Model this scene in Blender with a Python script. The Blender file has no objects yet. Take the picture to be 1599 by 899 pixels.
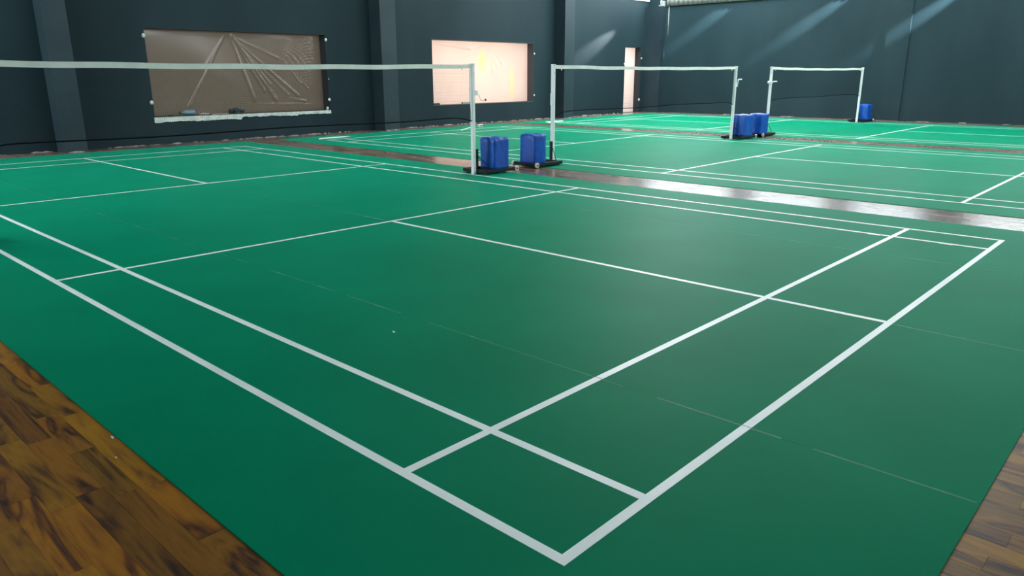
import bpy, bmesh, math, random
from mathutils import Vector, Matrix

# ---------------------------------------------------------------- camera, world, exposure, lights
SC = bpy.context.scene
COL = SC.collection
cam_data = bpy.data.cameras.new('camera')
cam = bpy.data.objects.new('camera', cam_data)
COL.objects.link(cam)
SC.camera = cam
YAW, PITCH, ROLL = 0.8199, -0.2803, -0.0031
F = Vector((math.sin(YAW) * math.cos(PITCH), math.cos(YAW) * math.cos(PITCH), math.sin(PITCH)))
Rr = Vector((math.cos(YAW), -math.sin(YAW), 0))
Uu = Rr.cross(F)
R2 = math.cos(ROLL) * Rr + math.sin(ROLL) * Uu
U2 = -math.sin(ROLL) * Rr + math.cos(ROLL) * Uu
M = Matrix((R2, U2, -F)).transposed().to_4x4()
M.translation = Vector((-1.4974, -1.1884, 1.4135))
cam.matrix_world = M
cam_data.sensor_width = 36
cam_data.lens = 1161.94 / 1599 * 36
cam_data.clip_end = 200

world = bpy.data.worlds.new('world')
SC.world = world
world.use_nodes = True
world.node_tree.nodes['Background'].inputs[0].default_value = (0.62, 0.72, 0.8, 1)
world.node_tree.nodes['Background'].inputs[1].default_value = 0.6

SC.view_settings.view_transform = 'Standard'
SC.view_settings.look = 'None'
SC.view_settings.exposure = 0.0
SC.view_settings.gamma = 1.0
SC.view_settings.use_curve_mapping = False

CLER = 22.0      # daylight radiance of the clerestory panes above the right wall
SIDE = 17.0       # radiance of the added fill panels high behind and left of the camera
ROOF = 27.0      # radiance of the translucent roof strips
def lamp(name, kind, loc, target, energy, color=(1, 1, 1), **kw):
    d = bpy.data.lights.new(name, kind)
    d.energy = energy
    d.color = color
    for k, v in kw.items():
        setattr(d, k, v)
    o = bpy.data.objects.new(name, d)
    COL.objects.link(o)
    o.location = loc
    o.rotation_euler = (Vector(target) - Vector(loc)).to_track_quat('-Z', 'Y').to_euler()
    return o
# daylight outside the three openings of the far wall
lamp('daylight_behind_window', 'AREA', (14.9, 17.4, 1.7), (14.9, 15.4, 1.4), 95, (1, .66, .47), shape='RECTANGLE', size=4.5, size_y=2.0)
lamp('daylight_behind_window', 'AREA', (7.6, 17.0, 2.2), (7.3, 15.4, 1.5), 2.5, (1, .78, .58), shape='RECTANGLE', size=3.5, size_y=1.4)
lamp('daylight_behind_door', 'AREA', (22.4, 16.4, 1.4), (22.5, 15.4, 1.2), 30, (1, .76, .64), shape='RECTANGLE', size=1.2, size_y=2.2)
# added narrow spots raking down the far end walls to imitate lens streaks
for a, b in [((23.15, 5.44, 5.28), (23.6, 8.83, 3.15)), ((23.15, 2.53, 5.2), (23.6, 5.83, 2.95)), ((23.15, 8.97, 5.5), (23.6, 12.36, 3.4)),
             ((23.2, 14.7, 3.68), (20.3, 15.15, 2.3))]:
    lamp('streak_spot', 'SPOT', a, b, 19000 if a[2] > 4 else 3000, (.85, .93, 1), spot_size=math.radians(6.8 if a[2] > 4 else 11), spot_blend=1.0, shadow_soft_size=.03)

# ---------------------------------------------------------------- materials
def mat(name, color=(.5, .5, .5), rough=.5, metal=0.0, spec=.5, **kw):
    m = bpy.data.materials.new(name)
    m.use_nodes = True
    b = m.node_tree.nodes['Principled BSDF']
    b.inputs['Base Color'].default_value = (*color, 1)
    b.inputs['Roughness'].default_value = rough
    b.inputs['Metallic'].default_value = metal
    b.inputs['Specular IOR Level'].default_value = spec
    for k, v in kw.items():
        b.inputs[k].default_value = v
    return m
def nd(m, t, **kw):
    n = m.node_tree.nodes.new(t)
    for k, v in kw.items():
        if k.startswith('i_'):
            n.inputs[k[2:].replace('_', ' ')].default_value = v
        else:
            setattr(n, k, v)
    return n
def lk(m, a, ao, b, bi):
    m.node_tree.links.new(a.outputs[ao], b.inputs[bi])
def bsdf(m):
    return m.node_tree.nodes['Principled BSDF']
def noise_vary(m, c1, c2, scale, detail=4, lo=.35, hi=.65, coords='Object', stretch=(1, 1, 1), bump=0, bscale=None):
    tc = nd(m, 'ShaderNodeTexCoord'); mp = nd(m, 'ShaderNodeMapping')
    mp.inputs['Scale'].default_value = stretch
    lk(m, tc, coords, mp, 'Vector')
    nz = nd(m, 'ShaderNodeTexNoise'); nz.inputs['Scale'].default_value = scale; nz.inputs['Detail'].default_value = detail
    lk(m, mp, 'Vector', nz, 'Vector')
    cr = nd(m, 'ShaderNodeValToRGB')
    cr.color_ramp.elements[0].position = lo; cr.color_ramp.elements[1].position = hi
    cr.color_ramp.elements[0].color = (*c1, 1); cr.color_ramp.elements[1].color = (*c2, 1)
    lk(m, nz, 'Fac', cr, 'Fac'); lk(m, cr, 'Color', bsdf(m), 'Base Color')
    if bump:
        n2 = nd(m, 'ShaderNodeTexNoise'); n2.inputs['Scale'].default_value = bscale or scale * 8
        lk(m, mp, 'Vector', n2, 'Vector')
        bp = nd(m, 'ShaderNodeBump'); bp.inputs['Strength'].default_value = bump; bp.inputs['Distance'].default_value = .01
        lk(m, n2, 'Fac', bp, 'Height'); lk(m, bp, 'Normal', bsdf(m), 'Normal')
    return m

M_WALL = noise_vary(mat('slate_wall_paint', rough=.65, spec=.15), (.0085, .0215, .0275), (.013, .029, .0355), .7, stretch=(1, 1, .35), bump=.08, bscale=30)
M_WALLR = noise_vary(mat('slate_wall_paint_lit', rough=.65, spec=.15), (.013, .031, .038), (.019, .041, .049), .7, stretch=(1, 1, .35), bump=.08, bscale=30)  # slate paint made lighter in place of light on the right wall
M_WALLB = noise_vary(mat('slate_blue_pillar_paint', rough=.6, spec=.3), (.011, .025, .033), (.016, .033, .042), 1.2, bump=.05, bscale=30)
M_LIN = mat('dark_reveal_paint', (.012, .016, .02), .7)
M_LIN2 = mat('brown_grey_reveal', (.06, .055, .06), .7)
M_PLASTER = noise_vary(mat('bare_white_plaster', rough=.9, spec=.2), (.42, .47, .43), (.6, .66, .6), 9)
M_RAG = noise_vary(mat('plaster_crumbs', rough=.9, spec=.2), (.12, .11, .1), (.42, .4, .37), 5)
M_CEIL = mat('roof_sheet', (.22, .25, .27), .6)
M_CONC = mat('subfloor', (.05, .045, .04), .9)
def emis(name, c, s):
    m = mat(name, (.8, .8, .8), .6)
    b = bsdf(m)
    b.inputs['Emission Color'].default_value = (*c, 1); b.inputs['Emission Strength'].default_value = s
    return m
M_CLER = emis('daylit_polycarbonate', (.86, .96, 1), CLER)
M_ROOF = emis('daylit_roof_sheet', (.9, .97, 1), ROOF)
M_SIDE = emis('added_side_fill', (.9, .97, 1), SIDE)
M_SIDE2 = emis('added_low_fill', (.9, .97, 1), 30.0)  # added panel, fills light onto the pillar side
M_STEEL = mat('galvanised_sheet', (.42, .43, .4), .45, .3)
M_WHITE = mat('white_painted_steel', (.78, .82, .82), .35)
M_BLACK = mat('black_painted_steel', (.004, .011, .012), .55, 0, .25)
M_WHEEL = mat('off_white_wheel', (.6, .58, .52), .5)
M_HUB = mat('dark_hub', (.02, .02, .02), .5)
M_KNOB = mat('dark_red_knob', (.05, .012, .012), .4)
M_TAPE = noise_vary(mat('net_tape_cloth', rough=.8, spec=.2), (.72, .77, .7), (.82, .86, .79), 6)
M_NET = mat('dark_net_string', (.01, .012, .016), .9, 0, .05)
M_LINE = noise_vary(mat('white_court_line', rough=.42), (.68, .76, .74), (.78, .84, .82), 2.5)
M_JOINT = mat('dark_line_joint', (.1, .13, .12), .7)  # dark joint in the line tape
M_GREEN = noise_vary(mat('green_vinyl_mat', rough=.48, spec=.5, IOR=1.075), (.0, .178, .086), (.0, .202, .099), 1.1, detail=5, bump=.0, bscale=260)
bsdf(M_GREEN).inputs['Sheen Weight'].default_value = .2
bsdf(M_GREEN).inputs['Sheen Roughness'].default_value = .22
bsdf(M_GREEN).inputs['Sheen Tint'].default_value = (.1, 1, .78, 1)
M_BLUE = noise_vary(mat('blue_tarpaulin', rough=.38, spec=.5), (.0, .055, .34), (.0, .08, .45), 7, bump=.25, bscale=16)
M_PAPER = mat('white_paper', (.6, .68, .64), .8)
M_CORD = mat('black_cord', (.006, .008, .01), .9, 0, .05)

# seam: green mat with patches of pale dust pressed in the joint
M_SEAM = noise_vary(mat('dusty_mat_joint', rough=.6), (.0, .15, .08), (.12, .34, .25), 5, detail=8, lo=.5, hi=.7)

def wood(name, per_object):
    m = mat(name, rough=.4, spec=.32)
    b = bsdf(m)
    tc = nd(m, 'ShaderNodeTexCoord')
    vec = tc
    add = nd(m, 'ShaderNodeVectorMath', operation='ADD')
    if per_object:
        oi = nd(m, 'ShaderNodeObjectInfo')
        sc = nd(m, 'ShaderNodeVectorMath', operation='SCALE'); sc.inputs[0].default_value = (37.1, 91.7, 13.3)
        lk(m, oi, 'Random', sc, 'Scale')
        lk(m, tc, 'Object', add, 0); lk(m, sc, 'Vector', add, 1)
        rnd = (oi, 'Random')
    else:
        br = nd(m, 'ShaderNodeTexBrick'); br.offset = .37; br.inputs['Scale'].default_value = 1
        br.inputs['Brick Width'].default_value = .46; br.inputs['Row Height'].default_value = .09
        br.inputs['Mortar Size'].default_value = .0008; br.inputs['Color1'].default_value = (0, 0, 0, 1); br.inputs['Color2'].default_value = (1, 1, 1, 1)
        br.inputs['Mortar'].default_value = (0, 0, 0, 1)
        mp0 = nd(m, 'ShaderNodeMapping'); mp0.inputs['Rotation'].default_value = (0, 0, math.pi / 2)
        lk(m, tc, 'Object', mp0, 'Vector'); lk(m, mp0, 'Vector', br, 'Vector')
        sc = nd(m, 'ShaderNodeVectorMath', operation='SCALE'); sc.inputs[0].default_value = (3.1, 9.7, 1.3)
        sp = nd(m, 'ShaderNodeSeparateColor'); lk(m, br, 'Color', sp, 'Color')
        lk(m, sp, 'Red', sc, 'Scale'); lk(m, tc, 'Object', add, 0); lk(m, sc, 'Vector', add, 1)
        rnd = (sp, 'Red')
    mp = nd(m, 'ShaderNodeMapping'); mp.inputs['Scale'].default_value = (6.5, 1.05, 5)
    lk(m, add, 'Vector', mp, 'Vector')
    n1 = nd(m, 'ShaderNodeTexNoise'); n1.inputs['Scale'].default_value = 1.1; n1.inputs['Detail'].default_value = 3; n1.inputs['Distortion'].default_value = 1.6
    lk(m, mp, 'Vector', n1, 'Vector')
    mul = nd(m, 'ShaderNodeMath', operation='MULTIPLY'); mul.inputs[1].default_value = 6.5
    lk(m, n1, 'Fac', mul, 0)
    pp = nd(m, 'ShaderNodeMath', operation='PINGPONG'); pp.inputs[1].default_value = 1
    lk(m, mul, 'Value', pp, 0)
    n2 = nd(m, 'ShaderNodeTexNoise'); n2.inputs['Scale'].default_value = 14; n2.inputs['Detail'].default_value = 6
    mp2 = nd(m, 'ShaderNodeMapping'); mp2.inputs['Scale'].default_value = (7, .6, 5)
    lk(m, add, 'Vector', mp2, 'Vector'); lk(m, mp2, 'Vector', n2, 'Vector')
    mix = nd(m, 'ShaderNodeMath', operation='MULTIPLY_ADD'); mix.inputs[1].default_value = .6
    hf = nd(m, 'ShaderNodeMath', operation='MULTIPLY'); hf.inputs[1].default_value = .5
    lk(m, n2, 'Fac', hf, 0); lk(m, pp, 'Value', mix, 0); lk(m, hf, 'Value', mix, 2)
    cr = nd(m, 'ShaderNodeValToRGB')
    e = cr.color_ramp.elements
    e[0].position = .2; e[0].color = (.028, .011, .004, 1)
    e[1].position = .88; e[1].color = (.3, .145, .03, 1)
    x = e.new(.36); x.color = (.12, .045, .009, 1)
    x = e.new(.55); x.color = (.215, .095, .016, 1)
    lk(m, mix, 'Value', cr, 'Fac')
    hs = nd(m, 'ShaderNodeHueSaturation')
    mr = nd(m, 'ShaderNodeMapRange'); mr.inputs['To Min'].default_value = .5; mr.inputs['To Max'].default_value = 1.15
    lk(m, rnd[0], rnd[1], mr, 'Value'); lk(m, mr, 'Result', hs, 'Value')
    wn = nd(m, 'ShaderNodeTexWhiteNoise', noise_dimensions='1D')
    lk(m, rnd[0], rnd[1], wn, 'W')
    mh = nd(m, 'ShaderNodeMapRange'); mh.inputs['To Min'].default_value = .49; mh.inputs['To Max'].default_value = .506
    lk(m, wn, 'Value', mh, 'Value'); lk(m, mh, 'Result', hs, 'Hue')
    lk(m, cr, 'Color', hs, 'Color')
    hs.inputs['Saturation'].default_value = 1.2 if per_object else .55
    lk(m, hs, 'Color', b, 'Base Color')
    bp = nd(m, 'ShaderNodeBump'); bp.inputs['Strength'].default_value = .12; bp.inputs['Distance'].default_value = .004
    lk(m, n2, 'Fac', bp, 'Height'); lk(m, bp, 'Normal', b, 'Normal')
    return m
M_PLANK = wood('varnished_teak_plank', True)
M_WOOD = wood('varnished_teak_boards', False)
bsdf(M_WOOD).inputs['Roughness'].default_value = .22
bsdf(M_WOOD).inputs['Specular IOR Level'].default_value = .5

def sheet_mat(name, col, trans, tcol, rough=.3, glow_patches=()):
    m = mat(name, col, rough)
    nt = m.node_tree; out = nt.nodes['Material Output']; b = bsdf(m)
    tr = nd(m, 'ShaderNodeBsdfTranslucent'); tr.inputs['Color'].default_value = (*tcol, 1)
    mx = nd(m, 'ShaderNodeMixShader'); mx.inputs[0].default_value = trans
    lk(m, b, 'BSDF', mx, 1); lk(m, tr, 'BSDF', mx, 2)
    nt.links.new(mx.outputs[0], out.inputs['Surface'])
    tc = nd(m, 'ShaderNodeTexCoord')
    nz = nd(m, 'ShaderNodeTexNoise'); nz.inputs['Scale'].default_value = 1.3; nz.inputs['Detail'].default_value = 5
    lk(m, tc, 'Object', nz, 'Vector')
    base = nd(m, 'ShaderNodeMixRGB'); base.inputs[1].default_value = (*tcol, 1); base.inputs[2].default_value = (*[c * .82 for c in tcol], 1)
    lk(m, nz, 'Fac', base, 0)
    last = base
    for (sx, sz, rx, rz) in glow_patches:      # yellow patches of light painted into the sheet colour
        sb = nd(m, 'ShaderNodeVectorMath', operation='SUBTRACT'); sb.inputs[1].default_value = (sx, 0, sz)
        ms = nd(m, 'ShaderNodeVectorMath', operation='MULTIPLY'); ms.inputs[1].default_value = (1 / rx, 0, 1 / rz)
        ln = nd(m, 'ShaderNodeVectorMath', operation='LENGTH')
        lk(m, tc, 'Object', sb, 0); lk(m, sb, 'Vector', ms, 0); lk(m, ms, 'Vector', ln, 0)
        rp = nd(m, 'ShaderNodeMapRange', interpolation_type='SMOOTHSTEP'); rp.inputs['From Min'].default_value = 0; rp.inputs['From Max'].default_value = 1.4
        rp.inputs['To Min'].default_value = 1; rp.inputs['To Max'].default_value = 0
        lk(m, ln, 'Value', rp, 'Value')
        my = nd(m, 'ShaderNodeMixRGB'); my.inputs[2].default_value = (1, .95, .42, 1)
        lk(m, rp, 'Result', my, 0); lk(m, last, 'Color', my, 1); last = my
    lk(m, last, 'Color', tr, 'Color')
    return m
M_SHEET1 = sheet_mat('dull_brown_plastic', (.085, .068, .052), .35, (.6, .44, .3), .2)
bsdf(M_SHEET1).inputs['Specular IOR Level'].default_value = .6
M_SHEET2 = sheet_mat('peach_backlit_plastic', (.55, .45, .4), .75, (1, .9, .84), .4, ((15.0, 1.78, .2, .36), (16.3, 1.12, .13, .6)))
M_SHEET3 = sheet_mat('pink_backlit_plastic', (.6, .5, .46), .75, (1, .9, .86), .4)

# ---------------------------------------------------------------- mesh helpers
def box(bm, x0, x1, y0, y1, z0, z1, bev=0):
    r = bmesh.ops.create_cube(bm, size=1, matrix=Matrix.Translation(((x0 + x1) / 2, (y0 + y1) / 2, (z0 + z1) / 2)) @ Matrix.Diagonal((x1 - x0, y1 - y0, z1 - z0, 1)))
    if bev:
        es = list({e for v in r['verts'] for e in v.link_edges})
        bmesh.ops.bevel(bm, geom=es, offset=bev, segments=2, affect='EDGES', profile=.5)
def tube(bm, pts, r, n=8, closed_ends=True):
    pts = [Vector(p) for p in pts]
    rings = []
    for i, p in enumerate(pts):
        a = pts[max(i - 1, 0)]; b = pts[min(i + 1, len(pts) - 1)]
        t = (b - a).normalized()
        s = t.orthogonal().normalized() if abs(t.z) > .95 else Vector((0, 0, 1)).cross(t).normalized()
        u = t.cross(s).normalized()
        rings.append([bm.verts.new(p + r * (math.cos(2 * math.pi * k / n) * s + math.sin(2 * math.pi * k / n) * u)) for k in range(n)])
    for a, b in zip(rings, rings[1:]):
        for k in range(n):
            bm.faces.new((a[k], a[(k + 1) % n], b[(k + 1) % n], b[k]))
    if closed_ends:
        bm.faces.new(rings[0][::-1]); bm.faces.new(rings[-1])
def cyl_y(bm, x, y0, y1, z, r, n=20, bev=.004):
    prof = [(r - bev, y0), (r, y0 + bev), (r, y1 - bev), (r - bev, y1)]
    rings = [[bm.verts.new((x + q * math.cos(2 * math.pi * k / n), yy, z + q * math.sin(2 * math.pi * k / n))) for k in range(n)] for q, yy in prof]
    for a, b in zip(rings, rings[1:]):
        for k in range(n):
            bm.faces.new((a[k], a[(k + 1) % n], b[(k + 1) % n], b[k]))
    bm.faces.new(rings[0][::-1]); bm.faces.new(rings[-1])
def obj(name, bm, m, parent=None, smooth=False):
    bmesh.ops.recalc_face_normals(bm, faces=bm.faces)
    me = bpy.data.meshes.new(name); bm.to_mesh(me); bm.free()
    me.materials.append(m)
    if smooth:
        for p in me.polygons: p.use_smooth = True
    o = bpy.data.objects.new(name, me); COL.objects.link(o)
    if parent: 
        o.parent = parent
        o.matrix_parent_inverse = Matrix.Translation(-parent.location) if parent.type == 'EMPTY' else Matrix()
    return o
def bx(name, m, dims, parent=None, bev=0):
    bm = bmesh.new(); box(bm, *dims, bev); return obj(name, bm, m, parent)
def struct(o): o['kind'] = 'structure'; return o
def tag(o, label, cat, group=None):
    o['label'] = label; o['category'] = cat
    if group: o['group'] = group
    return o
def thing(name, loc, label, cat, group=None):
    o = bpy.data.objects.new(name, None); COL.objects.link(o); o.location = loc
    o.empty_display_size = .1
    return tag(o, label, cat, group)

random.seed(7)
XW, YW, T = 23.6, 15.15, .3
XL, YF, H = -4.5, -7.0, 7.2

# ---------------------------------------------------------------- floor
PZ = -.005     # level of the boards; the mats' upper face is z = 0
bm = bmesh.new()
box(bm, XL - T, XW + T, YF - T, YW + T, -.15, -.017)
# board decks away from the planks that can be told apart
for (a, b, c, d) in [(2.62, XW, YF, -1.2), (3.2, XW, -1.2, YW), (XL, 3.2, 4.32, YW), (XL, -1.68, YF, 4.32), (-1.68, 2.62, YF, -2.1)]:
    box(bm, a, b, c, d, -.017, PZ)
floor = struct(obj('floor', bm, M_WOOD))
plank_meshes = []
for L in (.32, .45, .56, .68, .85):
    b2 = bmesh.new(); box(b2, -.0447, .0447, 0, L - .0008, -.0119, 0)
    me = bpy.data.meshes.new('plank'); b2.to_mesh(me); b2.free(); me.materials.append(M_PLANK)
    plank_meshes.append((L, me))
def plank_zone(x0, n, y0, y1):
    for i in range(n):
        y = y0 - random.random() * .3
        while y < y1:
            L, me = random.choice(plank_meshes)
            if y + L > y0 and y < y1:
                o = bpy.data.objects.new('plank', me); COL.objects.link(o)
                o.parent = floor; o.location = (x0 + .09 * (i + .5), y, PZ + random.uniform(-.0004, 0))
            y += L
plank_zone(-1.67, 13, -.2, 4.2)
plank_zone(.2, 26, -1.75, -.7)

# ---------------------------------------------------------------- court mats
MATS = [(-.59, 6.66, 0.0), (7.43, 14.70, 8.03), (15.48, 22.75, 16.07)]
Y0, Y1, MT = -.83, 14.42, .0048
CW, CL = 6.10, 13.40
def line(name, x0, x1, y0, y1, h, par):
    return bx(name, M_LINE, (x0, x1, y0, y1, .0002, h), par)
mlabels = ['green vinyl court mat nearest the camera, bordered by teak planks', 'green vinyl court mat between the two narrow bare wood strips',
           'green vinyl court mat along the dark right wall']
for k, (ma, mb, cx) in enumerate(MATS):
    t = thing('court_mat', ((ma + mb) / 2, (Y0 + Y1) / 2, PZ), mlabels[k], 'mat', 'green court mats side by side')
    w = (mb - ma) / 4
    for i in range(4):
        bm = bmesh.new(); box(bm, ma + w * i + (.001 if i else 0), ma + w * (i + 1) - (.001 if i < 3 else 0), Y0, Y1, PZ, 0)
        obj('mat_roll', bm, M_GREEN, t)
    for i in (1, 2, 3):
        bm = bmesh.new()
        y = Y0 + .01
        while y < Y1 - .4:
            L = random.uniform(.5, 1.6)
            hw = random.uniform(.0025, .0055)
            box(bm, ma + w * i - hw, ma + w * i + hw, y, min(y + L, Y1 - .02), -.001, .00015)
            y += L + random.uniform(0, .3)
        obj('joint', bm, M_SEAM, t)
    a, b = cx, cx + CW
    # side lines run along the court, cross lines lie over them
    for nm, xx in (('side_line', a), ('singles_side_line', a + .46), ('singles_side_line', b - .5), ('side_line', b - .04)):
        line(nm, xx, xx + .04, 0, CL, .0006, t)
    for yy in (0, CL - .04): line('back_line', a, b, yy, yy + .04, .0009, t)
    for yy in (.76, CL - .80): line('long_service_line', a, b, yy, yy + .04, .0009, t)
    for yy in (4.68, 8.68): line('short_service_line', a, b, yy, yy + .04, .0009, t)
    for (y0, y1) in ((.02, 4.70), (8.70, CL - .02)): line('centre_line', a + 3.03, a + 3.07, y0, y1, .0006, t)
    if k == 0:
        for (x, y) in ((1.225, .0), (1.225, .76)):
            bx('line_joint', M_JOINT, (x - .002, x + .002, y, y + .04, .0002, .0012), t)
        for (x, y) in ((5.595, .93), (5.595, .34)):   # little tabs of tape sticking out beside the singles line
            bx('tape_tab', M_LINE, (x - .012, x + .012, y - .05, y + .05, .0002, .0012), t)

# ---------------------------------------------------------------- walls
OPEN = [(5.07, 9.38, .55, 2.34), (12.79, 17.05, .55, 2.34), (22.08, 23.12, 0.0, 2.34)]
bm = bmesh.new()
x = XL - T
for (a, b, z0, z1) in OPEN:
    box(bm, x, a, YW, YW + T, -.15, H)
    if z0 > 0: box(bm, a, b, YW, YW + T, -.15, z0)
    else: box(bm, a, b, YW, YW + T, -.15, -.005)
    box(bm, a, b, YW, YW + T, z1, H)
    x = b
box(bm, x, XW + T, YW, YW + T, -.15, H)
wall_far = struct(obj('wall_far', bm, M_WALL))
for (a, b) in ((3.16, 3.56), (10.72, 11.21), (18.06, 18.56)):
    bx('pillar', M_WALLB, (a, b, 14.71, YW + .01, PZ, H), wall_far, .004)
bx('pillar', M_WALLB, (23.33, XW + .01, 14.45, YW + .01, PZ, 3.76), wall_far, .004)

# clerestory bays over the right wall
BAYS = [(-5.9, -3.5), (-2.4, .2), (1.0, 3.7), (5.1, 7.2), (8.0, 10.6), (11.6, 15.0)]
CZ0, CZ1 = 4.12, 5.05
bm = bmesh.new()
box(bm, XW, XW + T, YF - T, YW + T, -.15, CZ0)
box(bm, XW, XW + T, YF - T, YW + T, CZ1, H)
y = YF - T
for (a, b) in BAYS:
    box(bm, XW, XW + T, y, a, CZ0, CZ1); y = b
box(bm, XW, XW + T, y, YW + T, CZ0, CZ1)
wall_right = struct(obj('wall_right', bm, M_WALLR))
bx('pilaster', M_WALLR, (XW - .035, XW + .01, 6.05, 6.72, PZ, 3.76), wall_right)
for k, (a, b) in enumerate(BAYS):
    w = bx('window_%d' % (k + 3), M_CLER, (XW + .1, XW + .11, a, b, CZ0, CZ1)); struct(w)
    bm = bmesh.new()
    n = 3
    for i in range(n + 1):
        yy = a + (b - a) * i / n
        box(bm, XW + .05, XW + .09, max(a, yy - .025), min(b, yy + .025), CZ0, CZ1)
    box(bm, XW + .05, XW + .09, a, b, CZ0, CZ0 + .05); box(bm, XW + .05, XW + .09, a, b, CZ1 - .05, CZ1)
    obj('window_frame', bm, M_STEEL, w)
# corrugated band on top of the painted wall
bm = bmesh.new()
n = 900; prev = None
for i in range(n + 1):
    yy = YF + (14.42 - YF) * i / n
    xx = XW - .05 - .014 * math.cos(yy * 2 * math.pi / .19)
    v = (bm.verts.new((xx, yy, 3.765)), bm.verts.new((xx, yy, 4.08)), bm.verts.new((xx + .004, yy, 4.08)), bm.verts.new((xx + .004, yy, 3.765)))
    if prev:
        for q in range(4): bm.faces.new((prev[q], prev[(q + 1) % 4], v[(q + 1) % 4], v[q]))
    else: bm.faces.new(v)
    prev = v
bm.faces.new(prev[::-1])
obj('corrugated_band', bm, mat('weathered_sheet', (.17, .18, .165), .6), wall_right, True)
bx('flashing', M_STEEL, (XW - .07, XW, YF, 14.42, 4.08, 4.1), wall_right)
# thin conduit in the corner and the bracket above it
bm = bmesh.new(); tube(bm, [(XW - .015, 14.33, 2.75), (XW - .015, 14.33, 3.78)], .014)
obj('conduit', bm, M_STEEL, wall_right, True)
bm = bmesh.new(); box(bm, 23.42, 23.6, 14.5, 14.62, 3.762, 3.95, .01); box(bm, 23.4, 23.44, 14.44, 14.66, 3.762, 3.8)
tube(bm, [(23.4, 14.56, 3.8), (23.36, 14.56, 3.9), (23.42, 14.56, 3.98)], .015)
obj('roof_bracket', bm, M_STEEL, wall_right)
bx('trim_1', M_PLASTER, (22.3, 23.5, YW - .03, YW, 3.955, 4.02))['kind'] = 'structure'

struct(bx('wall_left', M_WALL, (XL - T, XL, YF, YW, -.15, H)))
struct(bx('wall_front', M_WALL, (XL - T, XW, YF - T, YF, -.15, H)))
ceiling = struct(bx('ceiling', M_CEIL, (XL - T, XW + T, YF - T, YW + T, H, H + .1)))
# long translucent roof strips (daylight), parallel with the nets
# added fill panels high in the walls behind and left of the camera
k = 9
for (a, b) in ((4, 8.5), (10, 14.5), (16, 20.5)):
    struct(bx('window_%d' % k, M_SIDE, (a, b, YF + .001, YF + .012, 4.6, 6.4))); k += 1
for (a, b) in ((5.5, 8.5), (9.5, 12.5)):
    struct(bx('window_%d' % k, M_SIDE, (XL + .001, XL + .012, a, b, 4.6, 6.4))); k += 1
# added glowing panel low in the left wall, brightens the first pillar's side
struct(bx('window_%d' % k, M_SIDE2, (XL + .001, XL + .012, 11.6, 14.6, 1.6, 3.6))); k += 1
for (xa, xb, yc) in [(6.5, 8.5, 7.0), (10, 13, 7.0), (14.5, 17.5, 7.0), (19, 22, 7.0), (6.5, 8.5, 10.2), (12, 16, 10.2), (18.5, 22.5, 10.2), (17.5, 23.2, 12.4), (17, 22.5, 4.6),
                     (12, 15, 2.5), (18, 21, 2.5)]:
    struct(bx('window_%d' % k, M_ROOF, (xa, xb, yc - (1.3 if yc > 12 else .28), yc + (1.3 if yc > 12 else .28), H - .02, H - .001))); k += 1  # wide strip by the far corner enlarged to brighten the walls

# crumbs of bare plaster along the foot of the far wall
def crumb(x, y, L, h, side=0):
    bm = bmesh.new()
    n = max(3, int(L / .04)); lo = []; hi = []
    for i in range(n + 1):
        u = x + L * i / n
        hh = h * (random.uniform(.35, 1) if 0 < i < n else .2)
        lo.append((u, 0)); hi.append((u, hh))
    ring = lo + hi[::-1]
    f = []
    for d in (0, .012):
        f.append([bm.verts.new((p[0], y - d, PZ + .001 + p[1])) if not side else bm.verts.new((y - d, p[0], PZ + .001 + p[1])) for p in ring])
    bm.faces.new(f[0]); bm.faces.new(f[1][::-1])
    for i in range(len(ring)):
        j = (i + 1) % len(ring); bm.faces.new((f[0][i], f[0][j], f[1][j], f[1][i]))
    return bm
def skip(x, L):
    return any(a - .02 < x + L and x < b + .02 for a, b in ((3.16, 3.56), (10.72, 11.21), (18.06, 18.56), (22.05, 23.6)))
x = .5
while x < 21.9:
    L = random.choice((.06, .08, .15, .3, .5)) * random.uniform(.8, 1.3)
    if not skip(x, L):
        obj('plaster_crumb', crumb(x, YW, L, random.uniform(.01, .028)), M_RAG, wall_far)
    x += L + random.choice((.05, .1, .25, .4)) * (1 if x < 12 else .5)
for (a, b) in ((3.2, 3.5), (10.75, 11.2), (18.1, 18.5)):
    obj('plaster_crumb', crumb(a, 14.705, b - a, .022), M_RAG, wall_far)
for y in (3.1, 4.2, 5.2, 9.3, 11.6):
    obj('plaster_crumb', crumb(y, XW, random.uniform(.2, .5), .018, 1), M_RAG, wall_right)

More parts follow.
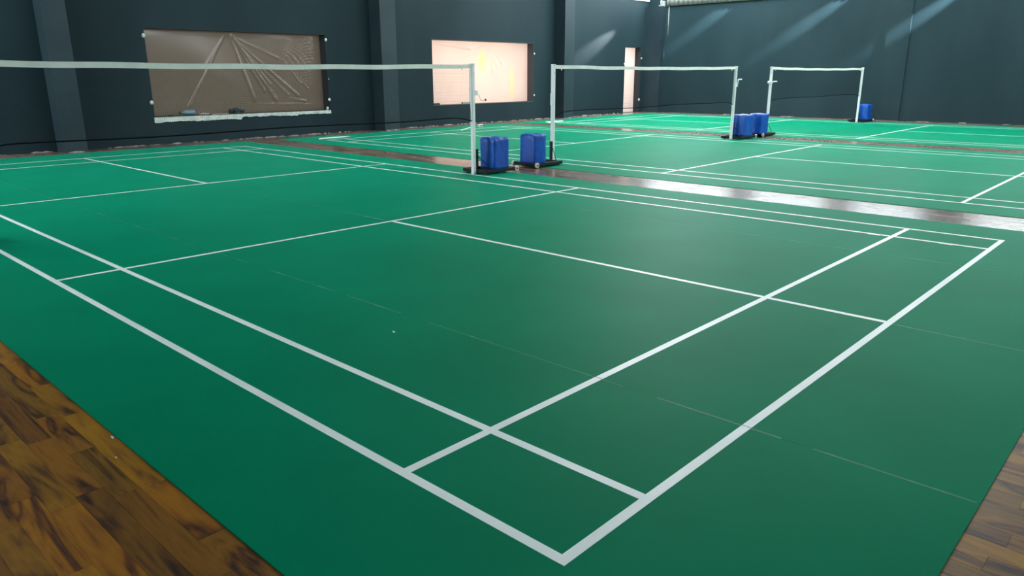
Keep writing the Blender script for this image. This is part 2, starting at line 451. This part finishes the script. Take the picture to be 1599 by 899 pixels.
# ---------------------------------------------------------------- plastic-covered openings in the far wall
def seg(px, pz, ax, az, bx_, bz):
    dx, dz = bx_ - ax, bz - az
    t = max(0, min(1, ((px - ax) * dx + (pz - az) * dz) / (dx * dx + dz * dz)))
    return math.hypot(px - ax - t * dx, pz - az - t * dz), t
def sheet(name, x0, x1, z0, z1, y, creases, m, parent, crumple=None, nx=170, nz=90, wav=.012, seed=0):
    rnd = random.Random(seed)
    ph = [(rnd.uniform(.5, 5), rnd.uniform(.5, 5), rnd.uniform(0, 6.28), rnd.uniform(.3, 1)) for _ in range(9)]
    bm = bmesh.new(); g = []
    for j in range(nz + 1):
        row = []
        for i in range(nx + 1):
            x = x0 + (x1 - x0) * i / nx; z = z0 + (z1 - z0) * j / nz
            d = sum(a * math.sin(fx * x + fz * z + p) for fx, fz, p, a in ph) * wav / 4
            for (ax, az, bx_, bz, w, h) in creases:
                q, t = seg(x, z, ax, az, bx_, bz)
                ww = w * (.25 + .75 * t)
                d -= h * (.3 + .7 * t) * max(0, 1 - q / ww)
            if crumple:
                cx, cz, rx, rz, h = crumple
                f = max(0, 1 - ((x - cx) / rx) ** 2 - ((z - cz) / rz) ** 2)
                if f > 0:
                    d -= f * h * (abs(math.sin(19 * x + 31 * z + 2 * math.sin(9 * z))) + abs(math.sin(27 * x - 43 * z + 3 * math.sin(8 * x))))
            e = min(i, nx - i, j, nz - j) / 6
            d *= min(1, e)
            row.append(bm.verts.new((x, y + max(-.1, min(.03, d)), z)))
        g.append(row)
    for j in range(nz):
        for i in range(nx):
            bm.faces.new((g[j][i], g[j][i + 1], g[j + 1][i + 1], g[j + 1][i]))
    o = obj(name, bm, m, parent, True)
    return o
def lining(name, a, b, z0, z1, m, bottom=True):
    bm = bmesh.new(); e = .012
    box(bm, a, a + e, YW + .004, YW + T, z0, z1); box(bm, b - e, b, YW + .004, YW + T, z0, z1)
    box(bm, a + e, b - e, YW + .004, YW + T, z1 - e, z1)
    if bottom: box(bm, a + e, b - e, YW + .004, YW + T, z0, z0 + e)
    return struct(obj(name, bm, m))
def dab(parent, x, z, r):
    bm = bmesh.new()
    bmesh.ops.create_icosphere(bm, subdivisions=2, radius=r, matrix=Matrix.Translation((x, YW - .003, z)) @ Matrix.Diagonal((1, .5, 1.1, 1)))
    for v in bm.verts: v.co += Vector([random.uniform(-.1, .1) * r for _ in range(3)])
    obj('putty_dab', bm, M_PLASTER, parent, True)

a, b, z0, z1 = OPEN[0]
win1 = lining('window_1', a, b, z0, z1, M_LIN)
P = (7.0, 2.28)
cr = [(P[0] - .1, P[1] - .05, P[0] - 1.05, P[1] - 1.55, .035, .03), (P[0] - .15, P[1] - .1, P[0] - .2, .7, .02, .01),
      (P[0] + .05, P[1], P[0] + .5, P[1] - 1.45, .06, .05), (P[0] + .08, P[1], P[0] + .78, P[1] - 1.25, .05, .055),
      (P[0] + .1, P[1], P[0] + 1.05, P[1] - 1.45, .06, .05), (P[0] + .1, P[1] - .05, P[0] + .95, P[1] - 1.1, .04, .03),
      (P[0] + .15, P[1] - .1, P[0] + 1.65, P[1] - 1.36, .05, .035), (P[0] + .2, P[1] - .2, P[0] + 1.4, P[1] - 1.35, .03, .02),
      (P[0] - .05, P[1], P[0] - .6, P[1] - .7, .03, .012), (P[0] + .12, P[1] - .05, P[0] + 1.2, P[1] - .5, .04, .015),
      (8.35, .88, 8.85, .78, .03, .03), (5.95, 2.2, 5.97, .9, .02, .012), (8.3, 1.75, 8.75, 1.2, .03, .025), (8.55, 1.55, 8.95, 1.05, .025, .02),
      (6.8, .78, 9.0, .7, .05, .008)]
sheet('plastic_sheet', a + .012, b - .012, z0 + .012, z1 - .012, YW + .26, cr, M_SHEET1, win1, (8.8, 1.65, .5, .75, .008), seed=3)
# unpainted plaster sill with a ragged lower edge
bm = bmesh.new(); n = 90; top = []; bot = []
tt = .1
for i in range(n + 1):
    u = a + (b - a + .02) * i / n
    tt += random.uniform(-.008, .0105)
    if random.random() < .06 or tt > .125: tt = .062
    tt = max(.055, tt)
    top.append((u - .01, z0 + .004)); bot.append((u - .01, z0 - tt))
ring = top + bot[::-1]
f = [[bm.verts.new((p[0], y, p[1])) for p in ring] for y in (YW - .014, YW + .001)]
bm.faces.new(f[0]); bm.faces.new(f[1][::-1])
for i in range(len(ring)):
    j = (i + 1) % len(ring); bm.faces.new((f[0][i], f[0][j], f[1][j], f[1][i]))
obj('plaster_sill', bm, M_PLASTER, win1)
for (x, z, r) in ((5.06, 2.18, .04), (5.05, .86, .04), (9.38, 2.22, .035), (9.37, .81, .035), (9.3, .6, .04), (5.08, 1.6, .018), (9.39, 1.3, .015)):
    dab(win1, x, z, r)

a, b, z0, z1 = OPEN[1]
win2 = lining('window_2', a, b, z0, z1, M_LIN2)
P = (15.35, 2.2)
cr = [(P[0], P[1], P[0] - .25, P[1] - .7, .05, .03), (P[0], P[1], P[0] + .1, P[1] - .75, .05, .03), (P[0] + .05, P[1], P[0] + .3, P[1] - .6, .05, .03),
      (P[0] + .1, P[1], P[0] + .55, P[1] - .5, .05, .03), (16.85, 1.9, 16.2, 1.2, .05, .03), (13.0, 2.25, 14.5, 2.13, .06, .05), (14.5, 2.13, 15.2, 2.28, .06, .03),
      (14.3, 1.5, 13.3, .7, .04, .02), (13.4, 1.9, 13.6, .8, .03, .015), (16.9, .7, 16.5, 1.1, .04, .025)]
sheet('plastic_sheet', a + .012, b - .012, z0 + .012, z1 - .012, YW + .26, cr, M_SHEET2, win2, (16.0, 1.0, .8, .4, .004), seed=5)
for (x, z, r) in ((17.08, 2.02, .03), (17.08, .75, .03)): dab(win2, x, z, r)

a, b, z0, z1 = OPEN[2]
door = lining('door_1', a, b, z0, z1, M_LIN, False)
sheet('plastic_sheet', a + .012, b - .012, .0, z1 - .012, YW + .26, [(22.1, .32, 23.05, .3, .05, .03), (22.5, 2.2, 22.55, .4, .05, .02)], M_SHEET3, door, nx=50, nz=90, seed=8)
for (x, z, r) in ((23.15, 1.95, .035), (22.05, 1.75, .03), (23.1, .45, .05)): dab(door, x, z, r)

# ---------------------------------------------------------------- net posts
def ballast(x0, x1, y0, y1, h, parent, seed):
    rnd = random.Random(seed)
    bm = bmesh.new(); N = 14
    z0 = .068
    bmesh.ops.create_cube(bm, size=1)
    bmesh.ops.subdivide_edges(bm, edges=bm.edges[:], cuts=N, use_grid_fill=True)
    p = [rnd.uniform(0, 6.28) for _ in range(6)]
    for v in bm.verts:
        u, w, t = v.co
        # rounded vertical corners
        k = min(1, (abs(u) * 2) ** 8 * (abs(w) * 2) ** 8)
        s = 1 - .07 * k
        x = (x0 + x1) / 2 + u * (x1 - x0) * s; y = (y0 + y1) / 2 + w * (y1 - y0) * s
        z = z0 + (t + .5) * (h - z0)
        side = max(abs(u), abs(w)) > .49
        if t > .49:
            z += .008 * math.sin(9 * u + p[0]) * math.cos(7 * w + p[1]) + .005 * math.sin(21 * u + 13 * w + p[2]) - .012 * k
        if side:
            b_ = .003 * math.sin(6 * u + 5 * w + p[3] + 2 * t) + .0015 * math.sin(15 * (u + w) + 9 * t + p[4])
            b_ -= .01 * max(0, (t - .38) / .12) * (.5 + .5 * math.sin(18 * (u - w) + p[5]))
            n = Vector((u if abs(u) > .49 else 0, w if abs(w) > .49 else 0, 0)).normalized()
            x += n.x * b_; y += n.y * b_
        v.co = (x, y, z)
    o = obj('ballast_cover', bm, M_BLUE, parent, True)
    return o
def net_post(px, s, bxr, platex, winch, label, seed, group='net posts on wheeled bases'):
    """s = +1: the base runs towards +x; s = -1: towards -x"""
    y = 6.7
    t = thing('net_post', (px, y, PZ), label, 'net post', group)
    x0, x1 = sorted((px + s * .027, platex))
    y0, y1 = 6.46, 6.96
    # pole: square tube with a folded open top
    bm = bmesh.new(); box(bm, px - .026, px + .026, y - .026, y + .026, .0015, 1.53, .004)
    pole = obj('pole', bm, M_WHITE, t)
    bm = bmesh.new(); box(bm, px - .028, px - .012, y - .028, y + .028, 1.53, 1.556, .002); box(bm, px + .012, px + .028, y - .028, y + .028, 1.53, 1.556, .002)
    tube(bm, [(px - .012, y, 1.545), (px + .012, y, 1.545)], .008)
    obj('pole_top', bm, M_WHITE, pole)
    for z in (.09, .25, 1.42):
        bm = bmesh.new(); cyl_y(bm, px, y - .03, y - .0262, z, .006, 8, .001)
        for v in bm.verts:   # bolt heads sit on the face towards the near wall side
            pass
        obj('bolt', bm, M_HUB, pole)
    # base frame of channel steel with a tray
    bm = bmesh.new()
    for yy in (y0, y1 - .05): box(bm, x0, x1, yy, yy + .05, .018, .068, .004)
    for xx in (x0, x1 - .05, (x0 + x1) / 2 - .02): box(bm, xx, xx + .05, y0 + .05, y1 - .05, .02, .066)
    box(bm, x0 + .05, x1 - .05, y0 + .05, y1 - .05, .02, .026)
    obj('base_frame', bm, M_BLACK, t)
    for yy in (y0 + .06, y1 - .06):
        xx = px + s * .07
        bx('rubber_foot', M_HUB, (xx - .02, xx + .02, yy - .02, yy + .02, .0012, .02), t)
    # upright bracket and diagonal brace
    bm = bmesh.new()
    a, b = sorted((px + s * .0275, px + s * .035)); box(bm, a, b, y - .03, y + .03, .066, .36)
    a, b = sorted((px + s * .035, px + s * .07)); box(bm, a, b, y - .03, y - .022, .066, .36)
    obj('bracket', bm, M_BLACK, t)
    bm = bmesh.new(); tube(bm, [(px + s * .04, y - .03, .27), (px + s * .15, y0 + .03, .072)], .006)
    obj('brace', bm, M_BLACK, t)
    # wheels at the outer end
    wx = platex + s * .02
    for yy in (y0 - .012, y1 - .022):
        bm = bmesh.new(); cyl_y(bm, wx, yy, yy + .034, .042, .04)
        w = obj('wheel', bm, M_WHEEL, t, False)
        bm = bmesh.new(); cyl_y(bm, wx, yy - .004, yy + .038, .042, .017, 12, .002)
        obj('hub', bm, M_HUB, w)
    bm = bmesh.new(); tube(bm, [(wx, y0, .0405), (wx, y1, .0405)], .008); obj('axle', bm, M_BLACK, t)
    ballast(bxr[0], bxr[1], bxr[2], bxr[3], bxr[4], t, seed)
    # winch
    if winch:
        q = winch[1]; z = winch[2]
        e = px + q * .026
        bm = bmesh.new()
        if winch[0] == 'box':
            a, b = sorted((e + q * .01, e + q * .065)); box(bm, a, b, y - .022, y + .022, z - .035, z + .035, .003)
        elif winch[0] == 'drum':
            cyl_y(bm, px + q * .055, y - .04, y + .04, z, .032, 18); box(bm, px - .03, px + .03, y - .035, y - .026, z - .025, z + .025)
        elif winch[0] == 'plate':
            a, b = sorted((e, e + q * .018)); box(bm, a, b, y - .02, y + .02, z - .09, z + .09, .002)
        wo = obj('winch', bm, M_WHITE, t)
        if winch[0] != 'plate':
            bm = bmesh.new()
            if winch[0] == 'box' and winch[3] == 'down':
                pts = [(px + .105, y - .026, z - .02), (px + .13, y - .03, z - .09), (px + .135, y - .03, z - .1), (px + .225, y - .03, z - .1)]
            elif winch[0] == 'box':
                pts = [(px + .07, y - .026, z + .02), (px + .08, y - .03, z + .11), (px + .085, y - .03, z + .118), (px + .24, y - .03, z + .118)]
            else:
                pts = [(px - .03, y - .05, z + .01), (px + .05, y - .06, z + .018), (px + .2, y - .06, z + .018)]
            tube(bm, pts, .006 if winch[3] == 'down' else .013)
            h = obj('crank_handle', bm, M_WHITE, wo, True)
            if winch[3] == 'down':
                bm = bmesh.new(); bmesh.ops.create_uvsphere(bm, u_segments=12, v_segments=8, radius=.016, matrix=Matrix.Translation((px + .232, y - .03, z - .1)))
                obj('crank_knob', bm, M_KNOB, wo, True)
    return t
net_post(.02, -1, (-.5, -.18, 6.47, 6.78, .515), -.62, None, 'white net post at the left end of the nearest net', 1)
net_post(6.14, 1, (6.343, 6.658, 6.465, 6.78, .51), 6.79, ('box', 1, 1.15, 'down'), 'white net post of the nearest net, blue ballast box at its right', 2)
net_post(7.93, -1, (7.24, 7.52, 6.47, 6.80, .508), 7.30, ('plate', -1, 1.02, ''), 'white net post with the second blue ballast box at its left', 3)
net_post(14.08, 1, (14.25, 14.66, 6.47, 6.76, .52), 14.79, ('box', 1, 1.16, 'up'), 'white net post at right end of the middle net with upturned crank', 4)
net_post(15.85, -1, (15.06, 15.45, 6.47, 6.80, .51), 15.19, ('drum', -1, 1.2, 'side'), 'white net post at left end of farthest net with a side crank', 5)
net_post(21.9, 1, (22.07, 22.45, 6.47, 6.80, .51), 22.58, None, 'white net post farthest off by the dark right wall, single blue box', 6)

# ---------------------------------------------------------------- nets
def net(x0, x1, label, sag, seed):
    rnd = random.Random(seed)
    y = 6.7
    t = thing('badminton_net', ((x0 + x1) / 2, y, .8), label, 'net', 'badminton nets in one line')
    def ztop(x):
        u = (x - x0) / (x1 - x0)
        return 1.545 - sag * 4 * u * (1 - u) + .003 * math.sin(5 * x + seed)
    def zbot(x):
        u = (x - x0) / (x1 - x0)
        e = min(u, 1 - u) * (x1 - x0)
        return .815 + .008 * math.sin(2.1 * x + seed) - .06 * max(0, 1 - e / .35) ** 1.5
    N = 120
    bm = bmesh.new(); prev = None
    for i in range(N + 1):
        x = x0 + (x1 - x0) * i / N; z = ztop(x); w = .003 * math.sin(9 * x + seed)
        v = [bm.verts.new(c) for c in ((x, y - .004 + w, z - .055), (x, y - .004, z), (x, y + .004, z), (x, y + .004 + w, z - .055))]
        if prev:
            for q in range(4): bm.faces.new((prev[q], prev[(q + 1) % 4], v[(q + 1) % 4], v[q]))
        else: bm.faces.new(v)
        prev = v
    bm.faces.new(prev[::-1])
    obj('top_tape', bm, M_TAPE, t)
    bm = bmesh.new(); tube(bm, [(x0 + (x1 - x0) * i / 60, y, zbot(x0 + (x1 - x0) * i / 60)) for i in range(61)], .0075, 6)
    obj('bottom_cord', bm, M_CORD, t, True)
    for sx, q in ((x0, 1), (x1, -1)):
        bm = bmesh.new(); tube(bm, [(sx + q * .012, y, ztop(sx) - .05), (sx + q * .03, y, 1.2), (sx + q * .02, y, .95), (sx + q * .012, y, zbot(sx))], .003, 6)
        obj('side_cord', bm, M_CORD, t, True)
        bm = bmesh.new(); bmesh.ops.create_icosphere(bm, subdivisions=1, radius=.012, matrix=Matrix.Translation((sx + q * .17, y - .006, ztop(sx) - .07)))
        obj('tape_clip', bm, M_WHITE, t)
    # netting: real strings, 20 mm pitch
    bm = bmesh.new()
    def strip(p, q, r, nrm):
        p, q = Vector(p), Vector(q); d = (q - p).normalized(); s = nrm.cross(d) * r; n = nrm * r
        a = [bm.verts.new(p + o) for o in (s, -s * .5 + n * .87, -s * .5 - n * .87)]
        b = [bm.verts.new(q + o) for o in (s, -s * .5 + n * .87, -s * .5 - n * .87)]
        for i in range(3): bm.faces.new((a[i], a[(i + 1) % 3], b[(i + 1) % 3], b[i]))
    ny = Vector((0, 1, 0)); rs = .00065
    nn = int((x1 - x0) / .02)
    for i in range(nn):
        x = x0 + .02 + i * .02
        if x > x1 - .02: break
        strip((x, y, zbot(x)), (x, y, ztop(x) - .05), rs, ny)
    rows = 35
    for j in range(rows):
        f = (j + .5) / rows; K = 10
        for k in range(K):
            xa = x0 + .015 + (x1 - x0 - .03) * k / K; xb = x0 + .015 + (x1 - x0 - .03) * (k + 1) / K
            za = zbot(xa) + (ztop(xa) - .05 - zbot(xa)) * f; zb = zbot(xb) + (ztop(xb) - .05 - zbot(xb)) * f
            strip((xa, y, za), (xb, y, zb), rs, ny)
    m_ = obj('netting', bm, M_NET, t); m_['kind'] = 'stuff'
    return t
net(.048, 6.112, 'dark badminton net with white tape stretched across the nearest court', .022, 1)
net(7.958, 14.052, 'dark badminton net with white tape across the middle court', .018, 2)
net(15.878, 21.872, 'dark badminton net with white tape across the farthest court', .02, 3)

# ---------------------------------------------------------------- small things
def crinkle(name, cx, cy, z, sx, sy, sz, m, label, cat, seed, group=None):
    rnd = random.Random(seed); bm = bmesh.new()
    bmesh.ops.create_icosphere(bm, subdivisions=3, radius=1)
    for v in bm.verts:
        n = .8 + .28 * math.sin(4 * v.co.x + seed) * math.sin(5 * v.co.y + 2 * seed) + rnd.uniform(-.1, .1)
        v.co = Vector((cx + v.co.x * n * sx, cy + v.co.y * n * sy, z + max(0, (v.co.z * n + .8) * sz)))
    return tag(obj(name, bm, m), label, cat, group)
SZ = .5625
M_PB = mat('pale_blue_plastic', (.13, .22, .27), .3)
M_DG = mat('dark_green_bag', (.008, .018, .018), .5)
M_OFF = mat('pale_rag', (.42, .38, .34), .8)
# bottle lying on the sill
bm = bmesh.new()
prof = [(0, .001), (.0, .05), (.03, .058), (.17, .058), (.22, .045), (.25, .02), (.29, .02), (.29, .001)]
rings = [[bm.verts.new((5.98 - l, YW + .12 + r * math.cos(k * math.pi / 8), SZ + .06 + r * math.sin(k * math.pi / 8))) for k in range(16)] for l, r in prof]
for a_, b_ in zip(rings, rings[1:]):
    for k in range(16): bm.faces.new((a_[k], a_[(k + 1) % 16], b_[(k + 1) % 16], b_[k]))
bo = tag(obj('plastic_bottle', bm, M_PB, None, True), 'pale blue plastic bottle lying on the left window sill', 'bottle')
bm = bmesh.new(); tube(bm, [(5.685, YW + .12, SZ + .06), (5.655, YW + .12, SZ + .06)], .024, 12); obj('cap', bm, M_HUB, bo)
crinkle('crumpled_bag', 6.98, YW + .13, SZ, .2, .07, .075, M_DG, 'crumpled dark green bag in the middle of the left window sill', 'bag', 2)
crinkle('crumpled_rag', 6.2, YW + .12, SZ, .13, .05, .022, M_OFF, 'pale crumpled rag between bottle and dark bag on the sill', 'rag', 5)
crinkle('rubble_chip', 5.45, YW + .12, SZ, .06, .03, .016, M_DG, 'thin dark chip at the left end of the left window sill', 'debris', 7)
tag(bx('wooden_stick', M_OFF, (6.36, 6.74, YW + .1, YW + .116, SZ, SZ + .012)), 'thin pale stick lying beside the dark bag on the sill', 'stick')
tag(bx('wooden_block', mat('dark_wood_block', (.03, .022, .02), .7), (12.86, 13.08, YW + .05, YW + .12, SZ, SZ + .05), None, .005), 'small dark block at the left corner of the bright window sill', 'block')
tag(bx('grey_block', mat('grey_block_paint', (.25, .24, .24), .7), (13.98, 14.4, YW + .05, YW + .12, SZ, SZ + .055), None, .005), 'grey block on the bright window sill behind the nearest net post', 'block')
# floor litter
def scrap(name, pts, z, h, m, label, cat):
    bm = bmesh.new()
    n = len(pts)
    lo = [bm.verts.new((p[0], p[1], z)) for p in pts]; hi = [bm.verts.new((p[0], p[1], z + h + (.004 if i % 2 else 0))) for i, p in enumerate(pts)]
    bm.faces.new(lo[::-1]); bm.faces.new(hi)
    for i in range(n):
        j = (i + 1) % n; bm.faces.new((lo[i], lo[j], hi[j], hi[i]))
    return tag(obj(name, bm, m), label, cat)
scrap('paper_sheet', [(8.0, 13.62), (8.2, 13.9), (8.52, 13.98), (8.95, 13.94), (9.0, 13.8), (8.62, 13.68), (8.3, 13.66)], .0012, .002, M_PAPER,
      'white paper sheet on the far left corner of the middle mat', 'paper')['group'] = 'paper sheets on the mats'
scrap('paper_sheet', [(15.9, 13.5), (16.1, 13.85), (16.6, 13.92), (17.0, 13.85), (16.6, 13.6)], .0012, .002, M_PAPER,
      'white paper sheet on the mat corner below the bright window, behind a net post', 'paper')['group'] = 'paper sheets on the mats'
t = thing('packing_box', (13.3, 13.75, .001), 'small white box with a dark band on the mat below the bright window', 'box')
bx('box_body', M_PAPER, (13.14, 13.3, 13.68, 13.78, .001, .075), t, .008)
bx('dark_band', M_HUB, (13.16, 13.29, 13.672, 13.68, .03, .055), t)
bm = bmesh.new(); tube(bm, [(11.96, 13.15, .012), (12.75, 13.67, .014), (12.98, 13.78, .012)], .01, 6)
tag(obj('white_stick', bm, M_PAPER), 'thin white stick lying on the mat near the small box', 'stick')
# shuttlecock feather on the nearest court
bm = bmesh.new()
q = [(.964, 2.03), (.968, 2.046), (.975, 2.05), (.977, 2.036), (.972, 2.024)]
lo = [bm.verts.new((p[0], p[1], .0006)) for p in q]; hi = [bm.verts.new((p[0], p[1], .003 + .004 * (i == 2))) for i, p in enumerate(q)]
bm.faces.new(lo[::-1]); bm.faces.new(hi)
for i in range(5): bm.faces.new((lo[i], lo[(i + 1) % 5], hi[(i + 1) % 5], hi[i]))
tag(obj('feather_scrap', bm, M_PAPER), 'tiny white feather scrap on the green mat inside the nearest court', 'feather')
for (x, y, s, lb) in ((-.602, 1.875, .014, 'larger white paint chip at the edge of the nearest mat on the planks'),
                      (-.655, 1.69, .008, 'small white paint chip on the teak planks beside the mat edge')):
    bm = bmesh.new()
    q = [(x - s * .3, y - s), (x + s * .3, y - s * .6), (x + s * .2, y + s), (x - s * .25, y + s * .8)]
    lo = [bm.verts.new((p[0], p[1], PZ + .0002)) for p in q]; hi = [bm.verts.new((p[0], p[1], PZ + .0025)) for p in q]
    bm.faces.new(lo[::-1]); bm.faces.new(hi)
    for i in range(4): bm.faces.new((lo[i], lo[(i + 1) % 4], hi[(i + 1) % 4], hi[i]))
    tag(obj('paint_chip', bm, M_PAPER), lb, 'debris')
